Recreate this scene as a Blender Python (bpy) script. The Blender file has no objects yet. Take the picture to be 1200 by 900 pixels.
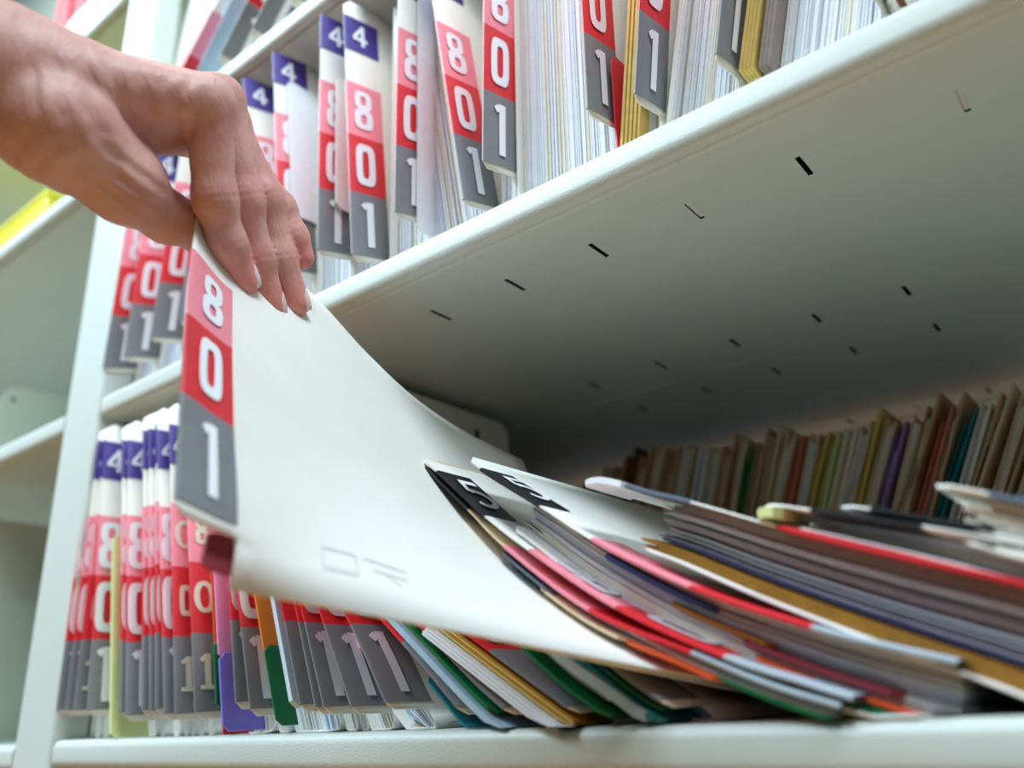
import bpy, math, random
import numpy as np
random.seed(7); rng = np.random.default_rng(7)
SC = bpy.context.scene
COL = SC.collection

# ------------------------------------------------------------------ camera
F = 984.3256; YAW = 0.65728; PITCH = 0.364976; ROLL = -0.045995
CAM = np.array([0.708325, -0.324533, 0.010169])
def _axes():
    cy, sy = math.cos(YAW), math.sin(YAW); cp, sp = math.cos(PITCH), math.sin(PITCH)
    fw = np.array([-sy*cp, cy*cp, sp]); r = np.array([cy, sy, 0.0]); u = np.cross(r, fw)
    cr, sr = math.cos(ROLL), math.sin(ROLL)
    return cr*r + sr*u, -sr*r + cr*u, fw
RT, UP, FW = _axes()
def ray(px, py): return FW + RT*((px-600)/F) - UP*((py-450)/F)
def at(px, py, Y):                       # point on the vertical plane y = Y
    d = ray(px, py); return CAM + d*((Y-CAM[1])/d[1])
def atd(px, py, depth): return CAM + ray(px, py)*depth
def pix(P):
    d = np.asarray(P)-CAM; z = d@FW
    return 600+F*(d@RT)/z, 450-F*(d@UP)/z, z

from mathutils import Matrix, Vector
cd = bpy.data.cameras.new('camera'); cam = bpy.data.objects.new('camera', cd); COL.objects.link(cam)
M = Matrix.Identity(4)
for i in range(3):
    M[i][0] = RT[i]; M[i][1] = UP[i]; M[i][2] = -FW[i]; M[i][3] = CAM[i]
cam.matrix_world = M
cd.sensor_width = 36; cd.lens = F/1200*36; cd.clip_start = 0.01
cd.dof.use_dof = True; cd.dof.focus_distance = 0.465; cd.dof.aperture_fstop = 3.8
SC.camera = cam
vs = SC.view_settings
vs.view_transform = 'Standard'; vs.look = 'None'; vs.gamma = 1; vs.exposure = 0.0; vs.use_curve_mapping = False

# ------------------------------------------------------------------ light
w = bpy.data.worlds.new('world'); SC.world = w; w.use_nodes = True
w.node_tree.nodes['Background'].inputs[0].default_value = (0.70, 0.87, 1.0, 1)
w.node_tree.nodes['Background'].inputs[1].default_value = 0.15
def area(name, loc, target, sx, sy, power, col):
    l = bpy.data.lights.new(name, 'AREA'); l.shape = 'RECTANGLE'; l.size = sx; l.size_y = sy
    l.energy = power; l.color = col
    o = bpy.data.objects.new(name, l); COL.objects.link(o); o.location = loc
    o.rotation_euler = (Vector(target)-Vector(loc)).to_track_quat('-Z', 'Y').to_euler()
    return o
area('ceiling_tube_light', (-0.45, -1.00, 1.55), (-0.05, -0.1, 0.3), 1.5, 0.45, 70, (0.68, 0.87, 1.0))
area('ceiling_panel_light', (1.25, -0.50, 1.62), (0.4, -0.1, 0.3), 0.9, 0.45, 34, (0.74, 0.90, 1.0))
area('ceiling_panel_light', (0.35, 1.30, 1.60), (0.4, 0.6, 0.0), 1.2, 0.45, 24, (1.0, 0.93, 0.84))  # unseen lamp over the rear aisle, added to brighten rear files and underside

# ------------------------------------------------------------------ helpers
def lin(c):
    return tuple(((v/255)/12.92 if v/255 <= 0.04045 else ((v/255+0.055)/1.055)**2.4) for v in c)
_mats = {}
def mat(name, rgb, rough=0.6, var=0.05, nscale=60, bump=0.0, bscale=300, spec=0.4, sss=0, metal=0):
    if name in _mats: return _mats[name]
    m = bpy.data.materials.new(name); m.use_nodes = True
    nt = m.node_tree; b = nt.nodes['Principled BSDF']
    c = lin(rgb)
    tc = nt.nodes.new('ShaderNodeTexCoord')
    n = nt.nodes.new('ShaderNodeTexNoise'); n.inputs['Scale'].default_value = nscale; n.inputs['Detail'].default_value = 4
    nt.links.new(tc.outputs['Object'], n.inputs['Vector'])
    cr = nt.nodes.new('ShaderNodeValToRGB')
    cr.color_ramp.elements[0].position = 0.3; cr.color_ramp.elements[1].position = 0.7
    cr.color_ramp.elements[0].color = (*[v*(1-var) for v in c], 1)
    cr.color_ramp.elements[1].color = (*[min(1, v*(1+var)) for v in c], 1)
    nt.links.new(n.outputs['Fac'], cr.inputs['Fac']); nt.links.new(cr.outputs['Color'], b.inputs['Base Color'])
    b.inputs['Roughness'].default_value = rough; b.inputs['Specular IOR Level'].default_value = spec
    b.inputs['Metallic'].default_value = metal
    if bump:
        n2 = nt.nodes.new('ShaderNodeTexNoise'); n2.inputs['Scale'].default_value = bscale
        nt.links.new(tc.outputs['Object'], n2.inputs['Vector'])
        bp = nt.nodes.new('ShaderNodeBump'); bp.inputs['Strength'].default_value = bump; bp.inputs['Distance'].default_value = 0.001
        nt.links.new(n2.outputs['Fac'], bp.inputs['Height']); nt.links.new(bp.outputs['Normal'], b.inputs['Normal'])
    _mats[name] = m; return m

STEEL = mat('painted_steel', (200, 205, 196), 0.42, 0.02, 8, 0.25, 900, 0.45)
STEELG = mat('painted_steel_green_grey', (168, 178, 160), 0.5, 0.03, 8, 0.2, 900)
STEELC = mat('painted_steel_cream', (214, 212, 196), 0.5, 0.03, 8, 0.2, 900)
DARK = mat('slot_dark', (26, 26, 28), 0.8)
CREAM = mat('folder_cream', (238, 233, 222), 0.7, 0.025, 40, 0.12, 700, 0.25)
CREAMW = mat('folder_pale', (240, 236, 228), 0.7, 0.02, 40, 0.12, 700, 0.25)
MANILA = mat('folder_manila', (222, 196, 160), 0.75, 0.06, 30, 0.15, 600, 0.2)
TAN = mat('folder_tan', (205, 165, 125), 0.75, 0.08, 30, 0.15, 600, 0.2)
PURPLE = mat('label_purple', (76, 56, 138), 0.45, 0.06, 90)
PINK = mat('label_pink', (240, 140, 152), 0.45, 0.05, 90)
RED = mat('label_red', (216, 44, 52), 0.42, 0.06, 90)
GREY = mat('label_grey', (124, 124, 126), 0.45, 0.05, 90)
BLACK = mat('label_black', (30, 30, 33), 0.4, 0.1, 90)
WHITEP = mat('print_white', (240, 240, 244), 0.5, 0.01)
CREAMP = mat('print_cream', (236, 228, 205), 0.5, 0.01)
PAPER = mat('paper_white', (234, 235, 238), 0.8, 0.03, 200, 0, 0, 0.2)
PAPER2 = mat('paper_cool', (214, 218, 228), 0.8, 0.04, 200, 0, 0, 0.2)
PAPERW = mat('paper_aged', (222, 210, 190), 0.8, 0.05, 200, 0, 0, 0.2)
PAPERL = mat('paper_soft', (226, 229, 235), 0.8, 0.03, 200, 0, 0, 0.2)
PAPER3 = mat('paper_grey', (192, 194, 200), 0.8, 0.04, 200, 0, 0, 0.2)
PAPER4 = mat('paper_warm', (226, 220, 206), 0.8, 0.04, 200, 0, 0, 0.2)
MAUVE = mat('paper_mauve', (205, 190, 200), 0.8, 0.06, 200, 0, 0, 0.2)
TAUPE = mat('paper_taupe', (150, 135, 128), 0.8, 0.1, 200, 0, 0, 0.2)
YELLOWP = mat('paper_yellow', (226, 192, 110), 0.8, 0.08, 120, 0, 0, 0.2)
GOLD = mat('paper_gold', (190, 128, 40), 0.75, 0.12, 150, 0, 0, 0.2)
OCHRE = mat('paper_ochre', (206, 152, 74), 0.75, 0.12, 150, 0, 0, 0.2)
BLUE = mat('sheet_blue', (52, 74, 138), 0.5, 0.08)
TEAL = mat('sheet_teal', (28, 120, 128), 0.5, 0.08)
LTBLUE = mat('sheet_light_blue', (168, 196, 216), 0.55, 0.05)
GREEN = mat('sheet_green', (18, 112, 62), 0.45, 0.08)
ORANGE = mat('sheet_orange', (232, 128, 34), 0.5, 0.06)
RORANGE = mat('sheet_red_orange', (226, 84, 36), 0.5, 0.06)
VIOLET = mat('sheet_violet', (140, 124, 220), 0.5, 0.05)
PINKP = mat('sheet_pink', (236, 152, 196), 0.55, 0.05)
LIME = mat('sheet_pale_lime', (216, 220, 150), 0.6, 0.05)
WINE = mat('sheet_wine', (150, 52, 62), 0.6, 0.1)
CORAL = mat('sheet_coral', (214, 120, 96), 0.7, 0.1)
NAVY = mat('sheet_navy', (48, 52, 84), 0.6, 0.1)
BROWN = mat('sheet_brown', (120, 72, 50), 0.7, 0.1)
LILAC = mat('sheet_lilac', (150, 118, 176), 0.7, 0.08)
YELLOW = mat('box_yellow', (226, 214, 60), 0.5, 0.05)
SLATE = mat('sheet_slate', (92, 104, 120), 0.5, 0.06)
CLEAR = mat('laminate_edge', (200, 214, 226), 0.3, 0.04)
FAINT = mat('print_faint_grey', (222, 222, 219), 0.7, 0.02)

def thing(name, label, cat, loc=(0, 0, 0), group=None):
    o = bpy.data.objects.new(name, None); COL.objects.link(o); o.location = tuple(float(v) for v in loc)
    o.empty_display_size = 0.02
    o['label'] = label; o['category'] = cat
    if group: o['group'] = group
    return o
def mesh(name, verts, faces, m, parent=None, mids=None, solid=0, smooth=True, bevel=0, auto=None):
    me = bpy.data.meshes.new(name)
    V = np.asarray(verts, dtype=float)
    if parent is not None: V = V - np.array(parent.location if parent.type == 'EMPTY' else _org(parent))
    me.from_pydata(V.tolist(), [], faces)
    for k in (m if isinstance(m, (list, tuple)) else [m]): me.materials.append(k)
    if mids is not None: me.polygons.foreach_set('material_index', mids)
    if smooth: me.polygons.foreach_set('use_smooth', [True]*len(me.polygons))
    me.validate(); me.update()
    o = bpy.data.objects.new(name, me); COL.objects.link(o)
    if parent is not None: o.parent = parent
    if solid:
        s = o.modifiers.new('thickness', 'SOLIDIFY'); s.thickness = solid; s.offset = 0
    if bevel:
        b = o.modifiers.new('bevel', 'BEVEL'); b.width = bevel; b.segments = 2; b.limit_method = 'ANGLE'; b.angle_limit = 0.9
    if smooth: me.set_sharp_from_angle(angle=auto if auto else 0.7)
    return o
def _org(o):
    p = np.zeros(3)
    while o is not None:
        p += np.array(o.location); o = o.parent
    return p
def boxgeo(x0, x1, y0, y1, z0, z1):
    v = [(x, y, z) for x in (x0, x1) for y in (y0, y1) for z in (z0, z1)]
    f = [(0, 1, 3, 2), (4, 6, 7, 5), (0, 4, 5, 1), (2, 3, 7, 6), (0, 2, 6, 4), (1, 5, 7, 3)]
    return v, f
def box(name, b, m, parent=None, bevel=0):
    v, f = boxgeo(*b); return mesh(name, v, f, m, parent, bevel=bevel, smooth=bevel > 0)

# ------------------------------------------------------------------ room + shelving
fl = box('floor', (-3, 3, -2.2, 1.6, -0.80, -0.75), mat('floor_lino', (196, 138, 62), 0.5, 0.08, 6)); fl['kind'] = 'structure'

DEPTH = 0.29
SLOTX = []
for a in ((503.75, 364), (591, 327.5), (690.5, 286.5), (805, 240), (935, 186), (1123.5, 106)):
    d = ray(*a); P = CAM + d*((0.262-CAM[2])/d[2]); SLOTX.append(float(P[0]))
def shelf_board(parent, x0, x1, zt, y0=0.0, flip=False, slots=True):
    """rolled lip front, deck on top, underside with punched slots"""
    prof = [(DEPTH, 0), (0.006, 0), (0.0025, -0.0008), (0.0007, -0.0028), (0, -0.0055), (0, -0.0135), (0.0006, -0.0162), (0.002, -0.0182),
            (0.0036, -0.0197), (0.0072, -0.0199), (0.0073, -0.0130), (0.0092, -0.0130), (0.0100, -0.0170), (0.0140, -0.0196), (0.033, -0.0200), (0.0338, -0.0176)]
    V = []; Fc = []
    for x in (x0, x1):
        V += [(x, y, z) for y, z in prof]
    n = len(prof)
    for i in range(n-1): Fc.append((i, i+1, n+i+1, n+i))
    zu = -0.0176
    # underside grid with pockets
    w = 0.0028
    xs = SLOTX if slots else []
    xs = sorted(x for x in xs if x0+0.02 < x < x1-0.02)
    sx = [x0]
    for x in xs: sx += [x-w/2, x+w/2]
    sx.append(x1)
    rows = [(0.0500, 0.0700), (0.2420, 0.2600)]
    sy = [0.0338]
    for a, b in rows: sy += [a, b]
    sy.append(DEPTH)
    mids = [0]*len(Fc)
    base = len(V)
    for x in sx: V += [(x, y, zu) for y in sy]
    ny = len(sy)
    for i in range(len(sx)-1):
        for j in range(ny-1):
            a, b, c, d = base+i*ny+j, base+(i+1)*ny+j, base+(i+1)*ny+j+1, base+i*ny+j+1
            if xs and i % 2 == 1 and j % 2 == 1:
                k = len(V); hz = zu+0.006
                lite = (i//2 in (3, 5)) and j == 1
                if lite: hz = zu+0.0012
                for q in (a, b, c, d): V.append((V[q][0], V[q][1], hz))
                for s, t, s2, t2 in ((a, b, k, k+1), (b, c, k+1, k+2), (c, d, k+2, k+3), (d, a, k+3, k)):
                    Fc.append((s, t, t2, s2)); mids.append(1)
                Fc.append((k, k+1, k+2, k+3)); mids.append(2 if lite else 1)
            else:
                Fc.append((a, b, c, d)); mids.append(0)
    # ends
    ends = [i for i in range(n)]
    Fc.append(tuple(reversed(ends + [base+ny-1]))); mids.append(0)
    Fc.append(tuple([n+i for i in range(n)] + [base+(len(sx)-1)*ny+ny-1])); mids.append(0)
    Fc.append((0, n, base+(len(sx)-1)*ny+ny-1, base+ny-1)); mids.append(0)
    sgn = -1 if flip else 1
    W = [(x, y0+sgn*y, zt+z) for x, y, z in V]
    o = mesh('board', W, Fc, [STEEL, DARK, PAPER4], parent, mids, auto=0.9)
    wn = o.modifiers.new('flat_faces', 'WEIGHTED_NORMAL'); wn.weight = 100; wn.keep_sharp = True
    return o

XB0, XB1 = 0.003, 0.93
LEV = {-0.28: 'steel shelf under the shelf of slumped folders', 0.0: 'white steel shelf carrying the slumped folders and leaning file tabs',
       0.28: 'white steel shelf with slotted underside above the slumped folders', 0.56: 'white steel shelf over the row of thick patient files'}
for z, lb in LEV.items():
    t = thing('steel_shelf', lb, 'shelf', (XB0, 0, z)); shelf_board(t, XB0, XB1, z)
    t = thing('steel_shelf', lb.replace('white steel shelf', 'rear steel shelf').replace('steel shelf under', 'rear steel shelf under') + ', back-to-back row', 'shelf', (XB0, 2*DEPTH+0.004, z))
    shelf_board(t, XB0, XB1, z, 2*DEPTH+0.004, True)
t = thing('steel_shelf', 'white steel shelf at the very top above leaning folders', 'shelf', (XB0, 0, 0.84)); shelf_board(t, XB0, XB1, 0.84, slots=False)
XL0, XL1 = -1.60, -0.066
for z, lb in {-0.003: 'lowest white steel shelf of the nearly empty bay beyond the upright', 0.28: 'bare white steel shelf beyond the upright holding a low divider',
              0.558: 'white steel shelf beyond the upright holding a yellow box', 0.812: 'white steel shelf beyond the upright holding red packets'}.items():
    t = thing('steel_shelf', lb, 'shelf', (XL1, 0, z)); shelf_board(t, XL0, XL1, z, slots=False)

def upright(x0, x1, lb):
    t = thing('shelf_upright', lb, 'upright', ((x0+x1)/2, 0, -0.75))
    box('front_post', (x0, x1, -0.001, 0.028, -0.75, 1.3), STEEL, t, 0.003)
    box('rear_post', (x0, x1, 2*DEPTH-0.024, 2*DEPTH+0.005, -0.75, 1.3), STEEL, t, 0.003)
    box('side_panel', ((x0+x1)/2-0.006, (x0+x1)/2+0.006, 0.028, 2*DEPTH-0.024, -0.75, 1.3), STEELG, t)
upright(-0.063, 0.0, 'white steel upright post between the two shelf bays')
upright(0.934, 0.997, 'white steel upright post at the end of the filled bay')
upright(-1.67, -1.605, 'white steel upright post at the end of the nearly empty bay')
wl = box('wall_back', (-1.60, -0.066, 0.30, 0.32, -0.75, 2.0), mat('wall_paint', (206, 212, 198), 0.8, 0.04, 5)); wl['kind'] = 'structure'

def plate(name, x, y0, y1, z0, z1, m, label, r=0.02, hole=None):
    """standing steel divider plate with a rounded top corner at both ends"""
    t = thing(name, label, 'file divider', (x, y0, z0))
    pts = [(y0, z0)]
    for k in range(7): a = math.pi - k*math.pi/12; pts.append((y0+r+r*math.cos(a), z1-r+r*math.sin(a)))
    for k in range(7): a = math.pi/2 - k*math.pi/12; pts.append((y1-r+r*math.cos(a), z1-r+r*math.sin(a)))
    pts.append((y1, z0)); n = len(pts); th = 0.0012
    V = [(x-th, y, z) for y, z in pts] + [(x+th, y, z) for y, z in pts]
    Fc = [tuple(range(n)), tuple(reversed(range(n, 2*n)))] + [(i, n+i, n+(i+1) % n, (i+1) % n) for i in range(n)]
    mesh('plate', V, Fc, m, t, smooth=False)
    box('foot', (x, x+0.04, y0+0.02, y1-0.02, z0, z0+0.0015), m, t)
    if hole:
        for (hy, hz, hw, hh) in hole: box('slot', (x+th, x+th+0.0004, hy-hw, hy+hw, hz-hh, hz+hh), DARK, t)
    return t
plate('file_divider', 0.250, 0.06, 0.258, 0.0005, 0.252, STEELC, 'pale steel file divider plate standing deep behind the held folder', 0.012, [(0.214, 0.233, 0.003, 0.005)])
plate('file_divider', -0.26, 0.012, 0.28, 0.2805, 0.366, STEELG, 'low grey-green steel divider plate on the bare shelf beyond the upright', 0.02, [(0.024, 0.35, 0.002, 0.002)])
plate('file_divider', -0.30, 0.006, 0.28, -0.0025, 0.225, STEELC, 'tall cream steel divider plate in the bay beyond the upright')
plate('file_divider', -0.24, 0.004, 0.28, -0.0025, 0.132, STEELG, 'grey-green steel divider plate before the tall cream one')

# ------------------------------------------------------------------ digits (stroke ribbons in a unit box, height 1, centred)
def rrect(w, h, cx=0, cy=0, e=4, n=28):
    P = []
    for i in range(n):
        a = 2*math.pi*i/n; c, s = math.cos(a), math.sin(a)
        P.append((cx+w/2*math.copysign(abs(c)**(2/e), c), cy+h/2*math.copysign(abs(s)**(2/e), s)))
    return P
def ring(outer, inner):
    n = len(outer); V = outer+inner
    return V, [(i, (i+1) % n, n+(i+1) % n, n+i) for i in range(n)]
def ribbon(pts, wd):
    P = np.array(pts, float); V = []; Fc = []
    for i in range(len(P)):
        a = P[max(i-1, 0)]; b = P[min(i+1, len(P)-1)]; t = (b-a)/np.linalg.norm(b-a); nn = np.array([-t[1], t[0]])*wd/2
        V += [tuple(P[i]+nn), tuple(P[i]-nn)]
        if i: k = 2*i; Fc.append((k-2, k-1, k+1, k))
    return V, Fc
def subdiv(p0, p1, n=6): return [(p0[0]+(p1[0]-p0[0])*i/n, p0[1]+(p1[1]-p0[1])*i/n) for i in range(n+1)]
def digit(ch):
    V, Fc, lay = [], [], []
    def add(v, f):
        k = len(V); lay.append(len(lay)); V.extend([(x, y, len(lay)*.00006) for x, y in v]); Fc.extend([tuple(i+k for i in q) for q in f])
    if ch == '0': add(*ring(rrect(.50, 1.0), rrect(.17, .66)))
    elif ch == '8':
        add(*ring(rrect(.46, .50, 0, .255, 3.2), rrect(.15, .24, 0, .26, 3.2)))
        add(*ring(rrect(.50, .53, 0, -.235, 3.2), rrect(.16, .24, 0, -.24, 3.2)))
    elif ch == '1':
        add(*ribbon(subdiv((.06, -.5), (.06, .5), 8), .17)); add(*ribbon(subdiv((-.02, .44), (-.12, .36), 2), .13))
    elif ch == 'i':                      # serif one
        add(*ribbon(subdiv((0, -.5), (0, .5), 8), .20)); add(*ribbon(subdiv((-.04, .44), (-.22, .30), 3), .12)); add(*ribbon(subdiv((-.26, -.45), (.26, -.45), 4), .12))
    elif ch == 'o': add(*ring(rrect(.74, 1.0, 0, 0, 2.2), rrect(.34, .70, 0, 0, 2.2)))
    elif ch == '4':
        add(*ribbon(subdiv((.12, -.5), (.12, .5), 6), .18)); add(*ribbon(subdiv((.10, .42), (-.30, -.16), 5), .16)); add(*ribbon(subdiv((-.36, -.2), (.34, -.2), 5), .16))
    elif ch == '5':
        add(*ribbon(subdiv((.30, .44), (-.16, .44), 4), .14)); add(*ribbon(subdiv((-.14, .48), (-.20, .06), 4), .13))
        bowl = [(-.2+.0, .06)] + [(-.02+.30*math.cos(a), -.18+.28*math.sin(a)) for a in np.linspace(1.9, -2.5, 14)]
        add(*ribbon(bowl, .14))
    return V, Fc

# ------------------------------------------------------------------ curves and folders
class Cv:
    """curve in the x-z plane from the bottom (v = 0) upwards; n > 0 is its right-hand side"""
    def __init__(s, pts):
        P = np.array(pts, float)
        if len(P) > 2:
            Q = [2*P[0]-P[1]] + list(P) + [2*P[-1]-P[-2]]; out = []
            for i in range(1, len(Q)-2):
                for t in np.linspace(0, 1, 9)[:-1]:
                    a, b, c, d = Q[i-1:i+3]
                    out.append(.5*((2*b)+(c-a)*t+(2*a-5*b+4*c-d)*t*t+(3*b-a-3*c+d)*t**3))
            out.append(P[-1]); P = np.array(out)
        s.P = P; s.L = np.concatenate([[0], np.cumsum(np.linalg.norm(np.diff(P, axis=0), axis=1))])
    def pos(s, v):
        if v <= 0: t = (s.P[1]-s.P[0])/s.L[1]; return s.P[0]+t*v
        if v >= s.L[-1]: t = (s.P[-1]-s.P[-2])/(s.L[-1]-s.L[-2]); return s.P[-1]+t*(v-s.L[-1])
        return np.array([np.interp(v, s.L, s.P[:, 0]), np.interp(v, s.L, s.P[:, 1])])
    def nor(s, v):
        h = 0.006; t = s.pos(v+h)-s.pos(v-h); t /= np.linalg.norm(t); return np.array([t[1], -t[0]])
def mapper(cv, y0, th=None, skew=0.0, tilt=0.0, zmin=-9.0):
    def f(u, v, n):
        p = cv.pos(v); k = cv.nor(v); s = th(v) if th else 1.0
        q = p + k*n*s
        return (q[0], y0+u+skew*(0.25-v), max(q[1]+tilt*(min(max(u, 0), .05)-.02), zmin))
    return f

def cover_mesh(parent, f, H, Hf, thk, ub, vt0, vt1, m, nv=10, W=0.285, nu=1, r=None, chamf=0.006, name='cover', ntab=1):
    """one folded sheet: tab side up, round the bottom fold, the short side up"""
    r = r if r is not None else max(min(thk/2, 0.006), 0.0004)
    back = [H, vt1-chamf] if vt1 < H-1e-6 else [H, H-chamf]
    back = [H, H-chamf] + list(np.linspace(H-chamf, vt0+0.004, nv))[1:] + [vt0, max(vt0-0.006, r+0.001), r]
    sec = [(v, 0.0) for v in back]
    k0 = len(sec)
    if thk > 0:
        for a in np.linspace(0, math.pi, 6)[1:-1]:
            sec.append((r-r*math.sin(a), -thk/2+thk/2*math.cos(a)))
        sec += [(v, -thk) for v in np.linspace(r, Hf, max(nv//2, 3))]
    us = list(np.linspace(0, ub, ntab+1)) + list(np.linspace(ub, W, nu+1))[1:]
    V = []; Fc = []; nc = len(us)
    for i, (v, n) in enumerate(sec):
        for j, u in enumerate(us):
            uu, vv = u, v
            if j == 0:
                if i == 0: uu = chamf
                if abs(v-vt0) < 1e-9: uu = 0.004
            V.append(f(uu, vv, n))
    it = [i for i, (v, n) in enumerate(sec[:k0]) if v >= vt0-1e-9][-1]
    for i in range(len(sec)-1):
        for j in range(nc-1):
            if j < ntab and i+1 > it: continue
            Fc.append((i*nc+j, i*nc+j+1, (i+1)*nc+j+1, (i+1)*nc+j))
    used = sorted({q for g in Fc for q in g}); mp = {q: i for i, q in enumerate(used)}
    return mesh(name, [V[q] for q in used], [tuple(mp[q] for q in g) for g in Fc], m, parent, solid=0.0011)

def label_mesh(parent, f, v0, v1, lw, m, ch=None, dcol=None, dscale=0.72, dx=0.5, dy=0.5, nv=6, flip=False, chs=1.0, nu=1, e=0.0011):
    vv = np.linspace(v0, v1, nv+1); V = []; Fc = []
    us = [(lw*(1-k/nu), e) for k in range(nu)] + [(0.0004, e), (-0.0007, e*0.4), (-0.0007, -e*0.4), (0.0004, -e)] + [(lw*(k+1)/nu, -e) for k in range(nu)]
    for v in vv:
        for u, n in us: V.append(f(u, v, n))
    c = len(us)
    for i in range(nv):
        for j in range(c-1): Fc.append((i*c+j, i*c+j+1, (i+1)*c+j+1, (i+1)*c+j))
    o = mesh('label', V, Fc, m, parent)
    if ch:
        dv, df = digit(ch); h = (v1-v0)*dscale
        cu = lw*dx; cvv = v0+(v1-v0)*dy
        DV = [f(cu+(x*h*chs), cvv+(y*h), e+0.0007+z) for x, y, z in dv]
        mesh('digit', DV, df, dcol or WHITEP, o)
    return o

def papers(parent, f, thk, n, u0, W, v0, v1, mats, wts, jit=0.003, vj=0.004, nv=3, name='papers', stuff=True, fill=0.9):
    V = []; Fc = []; mids = []
    w = np.array(wts, float); w /= w.sum()
    drift = 0.0; mi = 0
    for i in range(n):
        drift = 0.8*drift + rng.normal(0, jit*0.5)
        a = -thk + (i+0.5)/n*thk; h = thk/n*fill/2
        ua = u0 + abs(drift) + abs(rng.normal(0, jit*0.5)); vb = v1 - abs(rng.normal(0, vj)); va = v0 + abs(rng.normal(0, vj*0.15))
        if rng.random() < 0.45: mi = rng.choice(len(mats), p=w)
        k = len(V)
        vl = np.linspace(va, vb, nv+1); wob = rng.normal(0, h*0.25, nv+1)
        for q, v in enumerate(vl):
            for u, s in ((ua, -1), (ua, 1), (W, 1), (W, -1)): V.append(f(u, v, a+s*h+wob[q]))
        for q in range(nv):
            b = k+4*q
            for (s, t) in ((0, 1), (1, 2), (3, 0)): Fc.append((b+s, b+t, b+4+t, b+4+s)); mids.append(int(mi))
        Fc.append((k, k+3, k+2, k+1)); mids.append(int(mi))
        e = k+4*nv; Fc.append((e, e+1, e+2, e+3)); mids.append(int(mi))
    o = mesh(name, V, Fc, mats, parent, mids, smooth=False)
    if stuff: o['kind'] = 'stuff'
    return o

def sheet(parent, f, frac_n, u0, u1, v0, v1, m, name='divider_sheet', t=0.0005, nv=8, rnd=0.004):
    """one coloured sheet or index tab standing proud of the pages"""
    V = []; Fc = []
    vl = list(np.linspace(v0, v1, nv+1)); vl.insert(1, v0+min(rnd, (v1-v0)/4)); vl.insert(-1, v1-min(rnd, (v1-v0)/4))
    vl = sorted(vl)
    for i, v in enumerate(vl):
        ua = u0+(rnd if i in (0, len(vl)-1) else 0)
        for u, s in ((ua, -1), (ua, 1), (u1, 1), (u1, -1)): V.append(f(u, v, frac_n+s*t))
    for q in range(len(vl)-1):
        for (s, t2) in ((0, 1), (1, 2), (2, 3), (3, 0)): Fc.append((4*q+s, 4*q+t2, 4*q+4+t2, 4*q+4+s))
    Fc.append((3, 2, 1, 0)); e = 4*(len(vl)-1); Fc.append((e, e+1, e+2, e+3))
    return mesh(name, V, Fc, m, parent)

STDLAB = [('4', PURPLE, .198, .232), ('8', PINK, .117, .166), ('0', RED, .067, .117), ('1', GREY, .016, .067)]
def folder(label, pts, y0, thk, group=None, H=.248, labs=STDLAB, lw=.024, ub=.022, cm=CREAM, np_=None, pm=None, pw=None, pj=.003,
           pv=.232, voff=0.0, nv=10, th=None, digs=True, dmap=None, dscale=.72, dx=.5, cat='file folder', W=.285, pu=None, skew=0.0, vt0=None, Hf=None, papv0=.003, dcol=None, pvj=.004, name='file_folder', tilt=0.0):
    cv = Cv(pts); f = mapper(cv, y0, th, skew, tilt, pts[0][1])
    base = f(0.1, 0, -thk/2)
    t = thing(name, label, cat, base, group)
    cover_mesh(t, f, H, Hf or H-.012, thk, ub, (.012+voff) if vt0 is None else vt0, H, cm, nv=nv, W=W)
    for (ch, m, a, b) in labs:
        c = (dmap or {}).get(ch, ch) if digs else None
        if c == '': c = None
        label_mesh(t, f, a+voff, b+voff, lw, m, c, dcol=dcol, dscale=dscale if ch != '4' else .6, nv=6 if nv > 4 else 2, dx=dx)
    if np_ is None: np_ = max(2, int(thk/.0011))
    if np_:
        papers(t, (lambda u, v, n: f(u, v, n-.0008)), thk-.0016, np_, (ub+.002) if pu is None else pu, W-.006, papv0, pv, pm or [PAPER, PAPER2, PAPER4, PAPER3], pw or [5, 3, 2, 1], pj, nv=3 if len(pts) < 3 else nv, vj=pvj)
    return t, f

def line_pts(pb, pt, y0, zb):
    A = at(*pb, y0); B = at(*pt, y0)
    k = (A[0]-B[0])/(A[2]-B[2]); xb = A[0]+(zb-A[2])*k
    return [(xb, zb), (B[0], B[2])], A[2]-zb
def vpx(cv, px, py, y0):                 # curve length at the pixel
    p = at(px, py, y0)[[0, 2]]; i = int(np.argmin(np.linalg.norm(cv.P-p, axis=1)))
    if len(cv.P) < 3:
        t = cv.P[1]-cv.P[0]; t = t/np.linalg.norm(t); return float((p-cv.P[0])@t)
    return float(cv.L[i])

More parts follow.
